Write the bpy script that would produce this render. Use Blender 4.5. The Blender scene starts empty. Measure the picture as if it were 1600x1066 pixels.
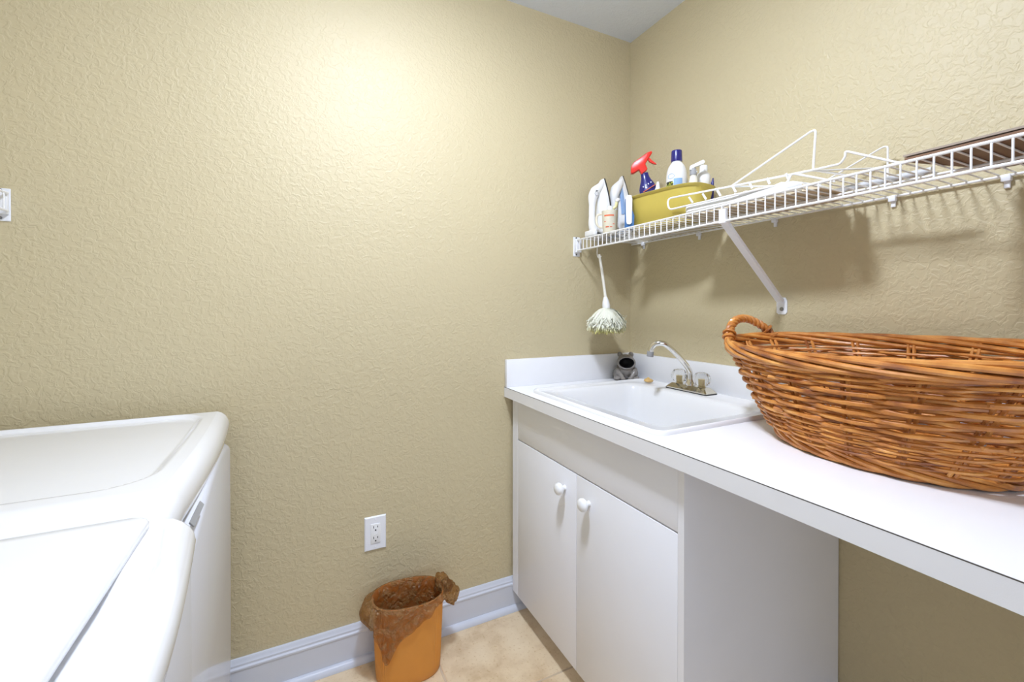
import bpy, bmesh, math, random
from mathutils import Vector, Matrix, noise
random.seed(7)
PI = math.pi
S = bpy.context.scene
COL = S.collection

# ------------------------------------------------------------------ camera
cam_d = bpy.data.cameras.new('camera'); cam = bpy.data.objects.new('camera', cam_d); COL.objects.link(cam)
F = 687.99
cam_d.sensor_fit = 'HORIZONTAL'; cam_d.sensor_width = 36.0; cam_d.lens = 36.0 * F / 1600
cam_d.shift_y = -(533 - 485.05) / 1600
cam_d.clip_start = 0.01
cam.location = (-1.4023, -1.5894, 1.2142)
cam.rotation_euler = (PI / 2 - 0.0065, 0, -0.4608)
S.camera = cam

# ------------------------------------------------------------------ world, exposure, added fill lamp
W = bpy.data.worlds.new('world'); S.world = W; W.use_nodes = True
W.node_tree.nodes['Background'].inputs[0].default_value = (0.84, 0.92, 1.08, 1)
W.node_tree.nodes['Background'].inputs[1].default_value = 0.22
vs = S.view_settings
vs.view_transform = 'Standard'; vs.look = 'None'; vs.gamma = 1; vs.use_curve_mapping = False
vs.exposure = 0.08
DOME_W = 232.0          # emission strength of the ceiling fixture's diffuser
FILL_W = 13.0          # power of an added, unseen fill lamp beyond the doorway
hl = bpy.data.lights.new('fill_light', 'AREA'); hl.shape = 'RECTANGLE'; hl.size = 1.6; hl.size_y = 1.8  # added area lamp behind the camera, only brightens the room
hl.energy = FILL_W; hl.color = (0.86, 0.93, 1.10)
ho = bpy.data.objects.new('fill_light', hl); COL.objects.link(ho)
ho.location = (-1.2, -2.9, 1.25); ho.rotation_euler = (math.radians(88), 0, 0)

# ------------------------------------------------------------------ materials
def nodes(name):
    m = bpy.data.materials.new(name); m.use_nodes = True
    nt = m.node_tree; b = nt.nodes['Principled BSDF']
    return m, nt, b
def N(nt, t, **kw):
    n = nt.nodes.new(t)
    for k, v in kw.items():
        if hasattr(n, k) and not isinstance(v, (tuple, list)): setattr(n, k, v)
    return n
def mat(name, col, rough=0.5, metal=0.0, var=0.06, vscale=20, bump=0.0, bscale=200, coat=0.0, trans=0.0, ior=1.45, spec=0.5, sss=0.0, objvar=0.0, dist=0.002):
    m, nt, b = nodes(name)
    b.inputs['Roughness'].default_value = rough; b.inputs['Metallic'].default_value = metal
    b.inputs['Coat Weight'].default_value = coat; b.inputs['Coat Roughness'].default_value = 0.08
    b.inputs['Transmission Weight'].default_value = trans; b.inputs['IOR'].default_value = ior
    b.inputs['Specular IOR Level'].default_value = spec
    tc = N(nt, 'ShaderNodeTexCoord')
    nz = N(nt, 'ShaderNodeTexNoise'); nz.inputs['Scale'].default_value = vscale; nz.inputs['Detail'].default_value = 4
    nt.links.new(tc.outputs['Object'], nz.inputs['Vector'])
    mx = N(nt, 'ShaderNodeMix', data_type='RGBA')
    mx.inputs[6].default_value = (*[c * (1 - var) for c in col], 1)
    mx.inputs[7].default_value = (*[min(1, c * (1 + var)) for c in col], 1)
    nt.links.new(nz.outputs['Fac'], mx.inputs[0])
    out = mx.outputs[2]
    if objvar:
        oi = N(nt, 'ShaderNodeObjectInfo'); hs = N(nt, 'ShaderNodeHueSaturation')
        mr = N(nt, 'ShaderNodeMapRange'); mr.inputs[3].default_value = 1 - objvar; mr.inputs[4].default_value = 1 + objvar
        nt.links.new(oi.outputs['Random'], mr.inputs[0]); nt.links.new(mr.outputs[0], hs.inputs['Value'])
        nt.links.new(out, hs.inputs['Color']); out = hs.outputs['Color']
    nt.links.new(out, b.inputs['Base Color'])
    if sss:
        b.inputs['Subsurface Weight'].default_value = sss; b.inputs['Subsurface Radius'].default_value = (.01, .01, .01)
    if bump:
        n2 = N(nt, 'ShaderNodeTexNoise'); n2.inputs['Scale'].default_value = bscale; n2.inputs['Detail'].default_value = 3
        nt.links.new(tc.outputs['Object'], n2.inputs['Vector'])
        bp = N(nt, 'ShaderNodeBump'); bp.inputs['Strength'].default_value = bump; bp.inputs['Distance'].default_value = dist
        nt.links.new(n2.outputs['Fac'], bp.inputs['Height']); nt.links.new(bp.outputs[0], b.inputs['Normal'])
    return m

def wall_material(name, col, strength=0.40):
    m, nt, b = nodes(name)
    b.inputs['Roughness'].default_value = 0.5; b.inputs['Specular IOR Level'].default_value = 0.5
    tc = N(nt, 'ShaderNodeTexCoord')
    n1 = N(nt, 'ShaderNodeTexNoise'); n1.inputs['Scale'].default_value = 62; n1.inputs['Detail'].default_value = 2.5; n1.inputs['Distortion'].default_value = 0.9
    n2 = N(nt, 'ShaderNodeTexNoise'); n2.inputs['Scale'].default_value = 140; n2.inputs['Detail'].default_value = 2
    nv = N(nt, 'ShaderNodeTexNoise'); nv.inputs['Scale'].default_value = 2.2
    for n in (n1, n2, nv): nt.links.new(tc.outputs['Object'], n.inputs['Vector'])
    r = N(nt, 'ShaderNodeValToRGB'); r.color_ramp.elements[0].position = 0.44; r.color_ramp.elements[1].position = 0.60
    nt.links.new(n1.outputs['Fac'], r.inputs[0])
    ma = N(nt, 'ShaderNodeMath', operation='MULTIPLY_ADD'); ma.inputs[1].default_value = 0.22
    nt.links.new(n2.outputs['Fac'], ma.inputs[0]); nt.links.new(r.outputs[0], ma.inputs[2])
    bp = N(nt, 'ShaderNodeBump'); bp.inputs['Strength'].default_value = strength; bp.inputs['Distance'].default_value = 0.0022
    nt.links.new(ma.outputs[0], bp.inputs['Height']); nt.links.new(bp.outputs[0], b.inputs['Normal'])
    mx = N(nt, 'ShaderNodeMix', data_type='RGBA')
    mx.inputs[6].default_value = (*[c * .97 for c in col], 1); mx.inputs[7].default_value = (*[c * 1.03 for c in col], 1)
    nt.links.new(nv.outputs['Fac'], mx.inputs[0]); nt.links.new(mx.outputs[2], b.inputs['Base Color'])
    return m

def tile_material():
    m, nt, b = nodes('travertine_tile')
    b.inputs['Roughness'].default_value = 0.38
    tc = N(nt, 'ShaderNodeTexCoord'); oi = N(nt, 'ShaderNodeObjectInfo')
    ad = N(nt, 'ShaderNodeVectorMath', operation='ADD'); sc = N(nt, 'ShaderNodeVectorMath', operation='SCALE'); sc.inputs['Scale'].default_value = 0.4
    nt.links.new(oi.outputs['Location'], sc.inputs[0]); nt.links.new(tc.outputs['Object'], ad.inputs[0]); nt.links.new(sc.outputs[0], ad.inputs[1])
    n1 = N(nt, 'ShaderNodeTexNoise'); n1.inputs['Scale'].default_value = 7; n1.inputs['Detail'].default_value = 6; n1.inputs['Roughness'].default_value = 0.6
    n2 = N(nt, 'ShaderNodeTexNoise'); n2.inputs['Scale'].default_value = 110; n2.inputs['Detail'].default_value = 2
    for n in (n1, n2): nt.links.new(ad.outputs[0], n.inputs['Vector'])
    r = N(nt, 'ShaderNodeValToRGB'); e = r.color_ramp.elements
    e[0].position = .3; e[0].color = (.58, .41, .23, 1); e[1].position = .68; e[1].color = (.84, .69, .48, 1)
    x = r.color_ramp.elements.new(.5); x.color = (.77, .61, .40, 1)
    nt.links.new(n1.outputs['Fac'], r.inputs[0])
    r2 = N(nt, 'ShaderNodeValToRGB'); r2.color_ramp.elements[0].position = .30; r2.color_ramp.elements[0].color = (.86, .80, .70, 1); r2.color_ramp.elements[1].position = .40; r2.color_ramp.elements[1].color = (1, 1, 1, 1)
    nt.links.new(n2.outputs['Fac'], r2.inputs[0])
    mx = N(nt, 'ShaderNodeMix', data_type='RGBA', blend_type='MULTIPLY'); mx.inputs[0].default_value = 1
    nt.links.new(r.outputs[0], mx.inputs[6]); nt.links.new(r2.outputs[0], mx.inputs[7]); nt.links.new(mx.outputs[2], b.inputs['Base Color'])
    bp = N(nt, 'ShaderNodeBump'); bp.inputs['Strength'].default_value = .15; bp.inputs['Distance'].default_value = .002
    nt.links.new(n1.outputs['Fac'], bp.inputs['Height']); nt.links.new(bp.outputs[0], b.inputs['Normal'])
    return m

def wicker_material():
    m, nt, b = nodes('wicker'); b.inputs['Roughness'].default_value = 0.42
    b.inputs['Coat Weight'].default_value = 0.4; b.inputs['Coat Roughness'].default_value = 0.22
    tc = N(nt, 'ShaderNodeTexCoord'); oi = N(nt, 'ShaderNodeObjectInfo')
    n1 = N(nt, 'ShaderNodeTexNoise'); n1.inputs['Scale'].default_value = 16; n1.inputs['Detail'].default_value = 5
    ad = N(nt, 'ShaderNodeVectorMath', operation='ADD')
    cx = N(nt, 'ShaderNodeCombineXYZ')
    ml = N(nt, 'ShaderNodeMath', operation='MULTIPLY'); ml.inputs[1].default_value = 9.0
    nt.links.new(oi.outputs['Random'], ml.inputs[0])
    for i in range(3): nt.links.new(ml.outputs[0], cx.inputs[i])
    nt.links.new(tc.outputs['Object'], ad.inputs[0]); nt.links.new(cx.outputs[0], ad.inputs[1]); nt.links.new(ad.outputs[0], n1.inputs['Vector'])
    r = N(nt, 'ShaderNodeValToRGB'); e = r.color_ramp.elements
    e[0].position = .30; e[0].color = (.25, .07, .013, 1); e[1].position = .72; e[1].color = (.78, .37, .09, 1)
    x = e.new(.5); x.color = (.56, .21, .038, 1)
    nt.links.new(n1.outputs['Fac'], r.inputs[0]); nt.links.new(r.outputs[0], b.inputs['Base Color'])
    return m

def film_material(name, tint, body, alpha=0.5):
    m, nt, b = nodes(name)
    b.inputs['Base Color'].default_value = (*body, 1); b.inputs['Roughness'].default_value = 0.16
    tc = N(nt, 'ShaderNodeTexCoord'); nz = N(nt, 'ShaderNodeTexNoise'); nz.inputs['Scale'].default_value = 42; nz.inputs['Detail'].default_value = 4; nz.inputs['Distortion'].default_value = 1.5
    nt.links.new(tc.outputs['Object'], nz.inputs['Vector'])
    bp = N(nt, 'ShaderNodeBump'); bp.inputs['Strength'].default_value = 1.0; bp.inputs['Distance'].default_value = .02; b.inputs['Specular IOR Level'].default_value = .9
    nt.links.new(nz.outputs['Fac'], bp.inputs['Height']); nt.links.new(bp.outputs[0], b.inputs['Normal'])
    tr = N(nt, 'ShaderNodeBsdfTransparent'); tr.inputs[0].default_value = (*tint, 1)
    mx = N(nt, 'ShaderNodeMixShader'); mx.inputs[0].default_value = alpha
    out = nt.nodes['Material Output']
    n3 = N(nt, 'ShaderNodeTexNoise'); n3.inputs['Scale'].default_value = 15; n3.inputs['Detail'].default_value = 2; n3.inputs['Distortion'].default_value = 3.0
    nt.links.new(tc.outputs['Object'], n3.inputs['Vector'])
    ra = N(nt, 'ShaderNodeMapRange'); ra.inputs[1].default_value = .36; ra.inputs[2].default_value = .64; ra.inputs[3].default_value = alpha - .16; ra.inputs[4].default_value = alpha + .20
    nt.links.new(n3.outputs['Fac'], ra.inputs[0]); nt.links.new(ra.outputs[0], mx.inputs[0])
    nt.links.new(tr.outputs[0], mx.inputs[1]); nt.links.new(b.outputs[0], mx.inputs[2]); nt.links.new(mx.outputs[0], out.inputs[0])
    return m

def feather_material():
    m, nt, b = nodes('duster_feathers'); b.inputs['Roughness'].default_value = .8
    tc = N(nt, 'ShaderNodeTexCoord'); sp = N(nt, 'ShaderNodeSeparateXYZ'); nt.links.new(tc.outputs['Object'], sp.inputs[0])
    mr = N(nt, 'ShaderNodeMapRange'); mr.inputs[1].default_value = .0; mr.inputs[2].default_value = .075
    nt.links.new(sp.outputs[2], mr.inputs[0])
    nz = N(nt, 'ShaderNodeTexNoise'); nz.inputs['Scale'].default_value = 45; nt.links.new(tc.outputs['Object'], nz.inputs['Vector'])
    ma = N(nt, 'ShaderNodeMath', operation='MULTIPLY_ADD'); ma.inputs[1].default_value = .6; nt.links.new(nz.outputs['Fac'], ma.inputs[0]); nt.links.new(mr.outputs[0], ma.inputs[2])
    r = N(nt, 'ShaderNodeValToRGB'); e = r.color_ramp.elements
    e[0].position = .35; e[0].color = (.60, .56, .16, 1); e[1].position = .75; e[1].color = (.84, .84, .70, 1)
    nt.links.new(ma.outputs[0], r.inputs[0]); nt.links.new(r.outputs[0], b.inputs['Base Color'])
    return m

M = {}
M['wall'] = wall_material('wall_paint', (.565, .482, .298))
M['ceil'] = wall_material('ceiling_paint', (.74, .79, .88), .3)
M['tile'] = tile_material()
M['grout'] = mat('grout', (.60, .48, .34), .85, bump=.4)
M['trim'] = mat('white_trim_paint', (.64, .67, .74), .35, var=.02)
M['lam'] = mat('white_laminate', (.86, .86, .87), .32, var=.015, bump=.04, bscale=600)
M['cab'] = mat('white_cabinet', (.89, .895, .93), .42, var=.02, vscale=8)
M['seam'] = mat('brown_seam', (.10, .09, .08), .6)
M['sink'] = mat('sink_acrylic', (.84, .84, .84), .16, var=.01, coat=.3)
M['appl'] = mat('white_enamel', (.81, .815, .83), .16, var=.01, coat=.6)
M['appl_shaded'] = mat('white_enamel_shaded', (.68, .70, .765), .26, var=.01, coat=.35)  # darker copy of the enamel, shade on the fronts put into the colour
M['dark'] = mat('dark_plastic', (.02, .02, .022), .5)
M['grey'] = mat('grey_plastic', (.30, .30, .30), .5)
M['wire'] = mat('white_vinyl_wire', (.84, .83, .81), .3, var=.02)
M['bracket'] = mat('white_bracket', (.84, .85, .88), .4, var=.02)
M['steel'] = mat('steel_screw', (.25, .25, .26), .35, metal=1)
M['wicker'] = wicker_material()
M['chrome'] = mat('chrome', (.78, .76, .72), .09, metal=1, var=.02)
M['nickel'] = mat('brushed_base_chrome', (.66, .62, .52), .16, metal=1, var=.05, vscale=60)
M['acrylic'] = mat('clear_acrylic', (.97, .97, .95), .03, trans=1.0, ior=1.45, var=0)
M['gold'] = mat('brass_core', (.62, .52, .30), .3, metal=.8)
M['frog'] = mat('grey_glaze', (.24, .22, .20), .32, var=.25, vscale=45, coat=.25)
M['black'] = mat('mouth_black', (.004, .004, .004), .6)  # near-black for the faces inside the frog's carved mouth
M['soap'] = mat('tan_soap', (.70, .46, .17), .5, var=.2, vscale=90, bump=.4)
M['can'] = mat('orange_plastic', (.66, .27, .045), .35, var=.05)
M['liner'] = film_material('brown_liner_film', (.82, .62, .38), (.40, .22, .075), .42)
M['ivory'] = mat('white_plastic', (.85, .85, .84), .3, var=.02)
M['ivory_dull'] = mat('off_white_plastic', (.78, .75, .66), .45, var=.05)
M['red'] = mat('red_plastic', (.80, .035, .02), .3)
M['navy'] = mat('navy_plastic', (.022, .020, .16), .25)
M['blue'] = mat('blue_plastic', (.05, .16, .38), .35)
M['pale_blue'] = mat('pale_blue_plastic', (.30, .45, .72), .3)
M['yellow'] = mat('yellow_plastic', (.56, .44, .09), .35, var=.06, sss=.0)
M['cup'] = mat('translucent_cup', (.80, .74, .58), .35, var=.15, vscale=60)
M['cup_red'] = mat('red_print', (.75, .16, .06), .5)
M['pale_yellow'] = mat('pale_yellow_plastic', (.80, .74, .38), .4)
M['lime'] = mat('lime_print', (.62, .66, .05), .5)
M['black_print'] = mat('black_print', (.02, .025, .02), .5)
M['sky_print'] = mat('sky_blue_print', (.28, .45, .70), .45)
M['white_print'] = mat('white_print', (.85, .87, .9), .45)
M['brown_board'] = mat('brown_board', (.20, .105, .055), .5, var=.5, vscale=25)
M['board_edge'] = mat('board_edge', (.33, .26, .20), .5, var=.2)
M['tube'] = mat('grey_tube', (.55, .55, .56), .35, var=.12, vscale=50)
M['tan'] = mat('tan_plastic', (.60, .50, .34), .5)
M['lead'] = mat('sole_plate', (.05, .05, .055), .3, metal=.4)
M['feather'] = feather_material()
mg, ntg, bg = nodes('lamp_diffuser')
bg.inputs['Emission Color'].default_value = (.87, .96, 1.15, 1); bg.inputs['Emission Strength'].default_value = DOME_W
bg.inputs['Base Color'].default_value = (.9, .9, .88, 1)
M['lamp'] = mg

# ------------------------------------------------------------------ mesh helpers
class MB:
    def __init__(s): s.v = []; s.f = []; s.uv = None
    def add(s, v, f):
        o = len(s.v); s.v += [tuple(p) for p in v]; s.f += [tuple(i + o for i in q) for q in f]; return s
    def box(s, a, b, bev=0.0, seg=2):
        bm = bmesh.new(); bmesh.ops.create_cube(bm, size=1)
        c = [(a[i] + b[i]) / 2 for i in range(3)]; d = [abs(b[i] - a[i]) for i in range(3)]
        for v in bm.verts: v.co = Vector([c[i] + v.co[i] * d[i] for i in range(3)])
        if bev: bmesh.ops.bevel(bm, geom=bm.edges[:], offset=bev, segments=seg, profile=0.5, affect='EDGES')
        return s.bm(bm)
    def bm(s, bm):
        bm.verts.index_update()
        s.add([v.co[:] for v in bm.verts], [[v.index for v in f.verts] for f in bm.faces]); bm.free(); return s
    def tube(s, pts, r, n=8, closed=False, cap=True):
        P = [Vector(p) for p in pts]; L = len(P); rings = []
        rr = r if isinstance(r, (list, tuple)) else [r] * L
        prev = None; vs = []
        for i in range(L):
            if closed: t = P[(i + 1) % L] - P[i - 1]
            else: t = P[min(i + 1, L - 1)] - P[max(i - 1, 0)]
            t.normalize()
            if prev is None:
                a = Vector((0, 0, 1)) if abs(t.z) < .9 else Vector((1, 0, 0)); u = t.cross(a).normalized()
            else:
                u = (prev - t * prev.dot(t)).normalized()
            prev = u; w = t.cross(u)
            for k in range(n):
                an = 2 * PI * k / n; vs.append(P[i] + (u * math.cos(an) + w * math.sin(an)) * rr[i])
        fs = []
        for i in range(L if closed else L - 1):
            for k in range(n):
                a = i * n + k; b = i * n + (k + 1) % n; j = (i + 1) % L
                fs.append((a, b, j * n + (k + 1) % n, j * n + k))
        if cap and not closed:
            fs.append(tuple(range(n - 1, -1, -1))); fs.append(tuple((L - 1) * n + k for k in range(n)))
        return s.add(vs, fs)
    def loops(s, rings, cap0=True, cap1=True, closed=True):
        n = len(rings[0]); vs = [p for r in rings for p in r]; fs = []
        for i in range(len(rings) - 1):
            for k in range(n if closed else n - 1):
                fs.append((i * n + k, i * n + (k + 1) % n, (i + 1) * n + (k + 1) % n, (i + 1) * n + k))
        if cap0: fs.append(tuple(range(n - 1, -1, -1)))
        if cap1: fs.append(tuple((len(rings) - 1) * n + k for k in range(n)))
        return s.add(vs, fs)
    def lathe(s, prof, n=32, M4=None, sx=1, sy=1, cap0=True, cap1=True):
        rings = []
        for r, z in prof:
            ring = [Vector((r * sx * math.cos(2 * PI * k / n), r * sy * math.sin(2 * PI * k / n), z)) for k in range(n)]
            rings.append([M4 @ p for p in ring] if M4 else ring)
        return s.loops(rings, cap0, cap1)
    def prism(s, poly, axis, a, b):
        # poly = list of 2-D points, extruded along axis ('x': poly is (y,z); 'y': (x,z); 'z': (x,y))
        def P(p, t): return {'x': (t, p[0], p[1]), 'y': (p[0], t, p[1]), 'z': (p[0], p[1], t)}[axis]
        return s.loops([[P(p, a) for p in poly], [P(p, b) for p in poly]])
    def xf(s, M4): s.v = [tuple(M4 @ Vector(p)) for p in s.v]; return s

def make_mesh(name, mb, m, sharp=35, smooth=True):
    me = bpy.data.meshes.new(name); me.from_pydata(mb.v, [], mb.f); me.update()
    bm = bmesh.new(); bm.from_mesh(me); bmesh.ops.recalc_face_normals(bm, faces=bm.faces[:]); bm.to_mesh(me); bm.free()
    if smooth:
        me.shade_smooth(); me.set_sharp_from_angle(angle=math.radians(sharp))
    for x in (m if isinstance(m, (list, tuple)) else [m]): me.materials.append(x)
    return me
ORG = {}
def tag(o, label=None, cat=None, group=None, kind=None):
    if label: o['label'] = label
    if cat: o['category'] = cat
    if group: o['group'] = group
    if kind: o['kind'] = kind
    return o
def root(name, loc, label=None, cat=None, group=None, kind=None):
    o = bpy.data.objects.new(name, None); o.empty_display_size = .05; o.location = loc; COL.objects.link(o)
    ORG[o.name] = Vector(loc); return tag(o, label, cat, group, kind)
def part(name, mb, m, parent=None, label=None, sharp=35, kind=None, smooth=True):
    """links mb (given in world coordinates) as one mesh object; child of parent if given"""
    if parent is not None:
        og = ORG[parent.name]
    else:
        og = Vector((0, 0, 0))
        if name not in NOSHIFT:
            n = max(1, len(mb.v)); og = Vector((sum(p[0] for p in mb.v) / n, sum(p[1] for p in mb.v) / n, min(p[2] for p in mb.v)))
    mb.v = [(p[0] - og.x, p[1] - og.y, p[2] - og.z) for p in mb.v]
    o = bpy.data.objects.new(name, make_mesh(name, mb, m, sharp, smooth)); COL.objects.link(o)
    ORG[o.name] = og
    if parent is not None: o.parent = parent
    else: o.location = og
    if label: o['label'] = label
    if kind: o['kind'] = kind
    return o
def copy_part(o, parent, loc=(0, 0, 0)):
    c = o.copy(); COL.objects.link(c); c.parent = parent; c.location = loc; ORG[c.name] = ORG[parent.name]; return c
NOSHIFT = {'wall_back', 'wall_right', 'wall_left', 'wall_front', 'floor', 'ceiling', 'baseboard_back', 'baseboard_right', 'baseboard_left', 'door_1'}
def struct(name, mb, m, label=None, sharp=35, smooth=True):
    o = part(name, mb, m, None, label, sharp, 'structure', smooth); return o
def bez(pts, n=10):
    """Catmull-Rom through the points"""
    P = [Vector(p) for p in pts]; P = [P[0] * 2 - P[1]] + P + [P[-1] * 2 - P[-2]]; out = []
    for i in range(1, len(P) - 2):
        for k in range(n):
            t = k / n; a, b, c, d = P[i - 1], P[i], P[i + 1], P[i + 2]
            out.append(.5 * ((2 * b) + (c - a) * t + (2 * a - 5 * b + 4 * c - d) * t * t + (3 * b - a - 3 * c + d) * t ** 3))
    out.append(P[-2]); return out
def fillet(pts, r, n=5):
    P = [Vector(p) for p in pts]; out = [P[0]]
    for i in range(1, len(P) - 1):
        a, b, c = P[i - 1], P[i], P[i + 1]
        d1 = min(r, (a - b).length * .45); d2 = min(r, (c - b).length * .45)
        p = b + (a - b).normalized() * d1; q = b + (c - b).normalized() * d2
        for k in range(n + 1):
            t = k / n; out.append(p * (1 - t) ** 2 + b * 2 * t * (1 - t) + q * t * t)
    out.append(P[-1]); return out
def rrect(x0, x1, y0, y1, r, z, n=6):
    out = []
    for cx, cy, a0 in ((x1 - r, y1 - r, 0), (x0 + r, y1 - r, PI / 2), (x0 + r, y0 + r, PI), (x1 - r, y0 + r, 1.5 * PI)):
        for k in range(n + 1):
            a = a0 + PI / 2 * k / n; out.append((cx + r * math.cos(a), cy + r * math.sin(a), z))
    return out
def text_mesh(txt, size, depth=0.0):
    cu = bpy.data.curves.new('txt', 'FONT'); cu.body = txt; cu.size = size; cu.extrude = depth; cu.align_x = 'CENTER'; cu.align_y = 'CENTER'
    o = bpy.data.objects.new('txt', cu); COL.objects.link(o)
    me = bpy.data.meshes.new_from_object(o.evaluated_get(bpy.context.evaluated_depsgraph_get()))
    mb = MB().add([v.co[:] for v in me.vertices], [list(p.vertices) for p in me.polygons])
    bpy.data.objects.remove(o); bpy.data.curves.remove(cu); bpy.data.meshes.remove(me); return mb
def ell(mb, c, r, n=16, M4=None):
    bm = bmesh.new(); bmesh.ops.create_uvsphere(bm, u_segments=n, v_segments=max(6, n // 2 + 2), radius=1)
    for v in bm.verts:
        p = Vector((v.co.x * r[0], v.co.y * r[1], v.co.z * r[2]))
        if M4: p = M4 @ p
        v.co = p + Vector(c)
    return mb.bm(bm)

# ------------------------------------------------------------------ room shell
XL, YF, ZC = -2.36, -1.78, 2.44
T = .08
struct('wall_back', MB().box((XL - T, 0, 0), (T, T, ZC)), M['wall'], 'beige textured wall behind the bin and outlet')
struct('wall_right', MB().box((0, YF - T, 0), (T, 0, ZC)), M['wall'], 'beige textured wall above the counter')
struct('wall_left', MB().box((XL - T, YF - T, 0), (XL, 0, ZC)), M['wall'])
wf = MB().box((XL, YF - T, 0), (-2.06, YF, ZC)).box((-0.30, YF - T, 0), (0, YF, ZC)).box((-2.06, YF - T, 2.06), (-0.30, YF, ZC))  # opening widened so the added fill lamp reaches the room
struct('wall_front', wf, M['wall'])
dj = MB().box((-2.08, YF - T - .012, 0), (-2.02, YF + .014, 2.06), .003).box((-0.34, YF - T - .012, 0), (-0.28, YF + .014, 2.06), .003).box((-2.08, YF - T - .012, 2.0), (-0.28, YF + .014, 2.08), .003)
struct('ceiling', MB().box((XL - T, YF - T, ZC), (T, T, ZC + T)), M['ceil'])
floor = struct('floor', MB().box((XL - T, YF - 1.6, -.06), (T, T, -.0025)), M['grout'], 'grout bed under the beige floor tiles')
TS, GX, GY = .457, -.962, -.353
base_tile = None
i0 = int(math.floor((XL - GX) / TS)); tiles = []
for i in range(i0, 3):
    for j in range(-4, 2):
        x0 = max(GX + i * TS + .0035, XL + .001); x1 = min(GX + (i + 1) * TS - .0035, -.001)
        y0 = max(GY + j * TS + .0035, YF - .1); y1 = min(GY + (j + 1) * TS - .0035, -.001)
        if x1 - x0 < .02 or y1 - y0 < .02: continue
        tiles.append((x0, x1, y0, y1))
for (x0, x1, y0, y1) in tiles:
    part('tile', MB().box((x0, y0, -.008), (x1, y1, 0), .0022, 1), M['tile'], floor)

# baseboards with cap moulding, shoe moulding as a child
def base_profile(s=1):   # (offset from wall, z)
    return [(0, 0), (.014, 0), (.014, .098), (.0165, .101), (.0165, .106), (.0125, .110), (.0125, .1165), (.009, .121), (.0085, .127), (.006, .1308), (0, .1308)]
def shoe_profile():
    return [(.0141, .0005)] + [(.0141 + .017 * math.cos(a), .0005 + .020 * math.sin(a)) for a in [PI / 2 * k / 6 for k in range(7)]]
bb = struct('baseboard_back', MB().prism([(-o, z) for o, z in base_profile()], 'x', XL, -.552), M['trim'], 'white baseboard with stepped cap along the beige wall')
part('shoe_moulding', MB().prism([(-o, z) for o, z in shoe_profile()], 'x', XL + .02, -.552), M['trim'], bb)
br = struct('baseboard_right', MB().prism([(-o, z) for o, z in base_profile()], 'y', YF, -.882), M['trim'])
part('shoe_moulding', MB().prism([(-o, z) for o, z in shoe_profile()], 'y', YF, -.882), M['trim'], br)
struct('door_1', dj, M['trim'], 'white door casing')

# ceiling lamp (its glow is what lights the room)
LX, LY = -1.10, -.90
lamp = root('ceiling_lamp', (LX, LY, ZC), 'round white flush ceiling lamp above the middle of the room', 'lamp')
part('base_ring', MB().lathe([(.0, ZC - .001), (.118, ZC - .001), (.121, ZC - .010), (.100, ZC - .03), (.0, ZC - .03)], 48, Matrix.Translation((LX, LY, 0))), M['ivory'], lamp)
part('diffuser', MB().lathe([(.108, ZC - .031), (.110, ZC - .036), (.100, ZC - .049), (.065, ZC - .056), (.004, ZC - .058)], 48, Matrix.Translation((LX, LY, 0))), M['lamp'], lamp)

# ------------------------------------------------------------------ base cabinet
XC, ZB, ZU = -.6184, .083, .8575
cab = root('base_cabinet', (-.3, -.45, 0), 'white two-door base cabinet under the sink', 'cabinet')
def Lside(y0, y1):
    return MB().prism([(XC, ZB), (-.55, ZB), (-.55, .0), (-.004, .0), (-.004, ZU), (XC, ZU)], 'y', y0, y1)
part('side_panel', Lside(-.861, -.879), M['cab'], cab)
part('side_panel', MB().prism([(XC, ZB), (-.02, ZB), (-.02, ZU), (XC, ZU)], 'y', -.017, -.034), M['cab'], cab)
part('stile', MB().box((XC, -.0605, ZB), (XC + .018, -.0345, ZU), .0006, 1), M['cab'], cab)
part('toe_kick', MB().box((-.55, -.86, .001), (-.532, -.034, ZB + .02)), M['cab'], cab)
part('bottom_panel', MB().box((-.598, -.8605, ZB + .002), (-.01, -.035, ZB + .02)), M['cab'], cab)
part('inner_rail', MB().box((-.597, -.8605, .66), (-.580, -.0345, .74)), M['seam'], cab)
part('front_panel', MB().box((XC, -.8605, .7005), (XC + .018, -.0615, ZU - .0005), .0012, 2), M['cab'], cab, 'plain white false drawer front above the doors')
for (ya, yb, yk) in ((-.0615, -.4572, -.395), (-.4592, -.8605, -.524)):
    d = part('door', MB().box((XC, yb, ZB), (XC + .018, ya, .6965), .0012, 2), M['cab'], cab)
    pr = [(.009, 0), (.008, .003), (.006, .008), (.0065, .011), (.013, .0125), (.0180, .017), (.0195, .0235), (.0180, .030), (.013, .0345), (.0065, .0368), (.0005, .0373)]
    part('knob', MB().lathe(pr, 24, Matrix.Translation((XC, yk, .632)) @ Matrix.Rotation(-PI / 2, 4, 'Y')), M['ivory'], d, 'round white knob')

# ------------------------------------------------------------------ countertop with sink cut-out
ZT, XE = .8969, -.6484
ct = root('countertop', (-.32, -.85, ZU), 'white laminate countertop running along the right wall', 'countertop')
YE = YF + .003
hx0, hx1, hy0, hy1 = -.575, -.07, -.765, -.16
def slab(z0, z1, x0, x1, y0, y1):
    o = [(x0, y0), (x1, y0), (x1, y1), (x0, y1)]; i = [(hx0, hy0), (hx1, hy0), (hx1, hy1), (hx0, hy1)]
    v = [(*p, z1) for p in o] + [(*p, z1) for p in i] + [(*p, z0) for p in o] + [(*p, z0) for p in i]; f = []
    for k in range(4):
        n = (k + 1) % 4
        f += [(k, n, 4 + n, 4 + k), (8 + k, 12 + k, 12 + n, 8 + n), (k, 8 + k, 8 + n, n), (4 + k, 4 + n, 12 + n, 12 + k)]
    return MB().add(v, f)
part('counter_slab', slab(ZT - .0385, ZT, XE + .0012, -.001, YE, -.001), M['lam'], ct, smooth=False)
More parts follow.
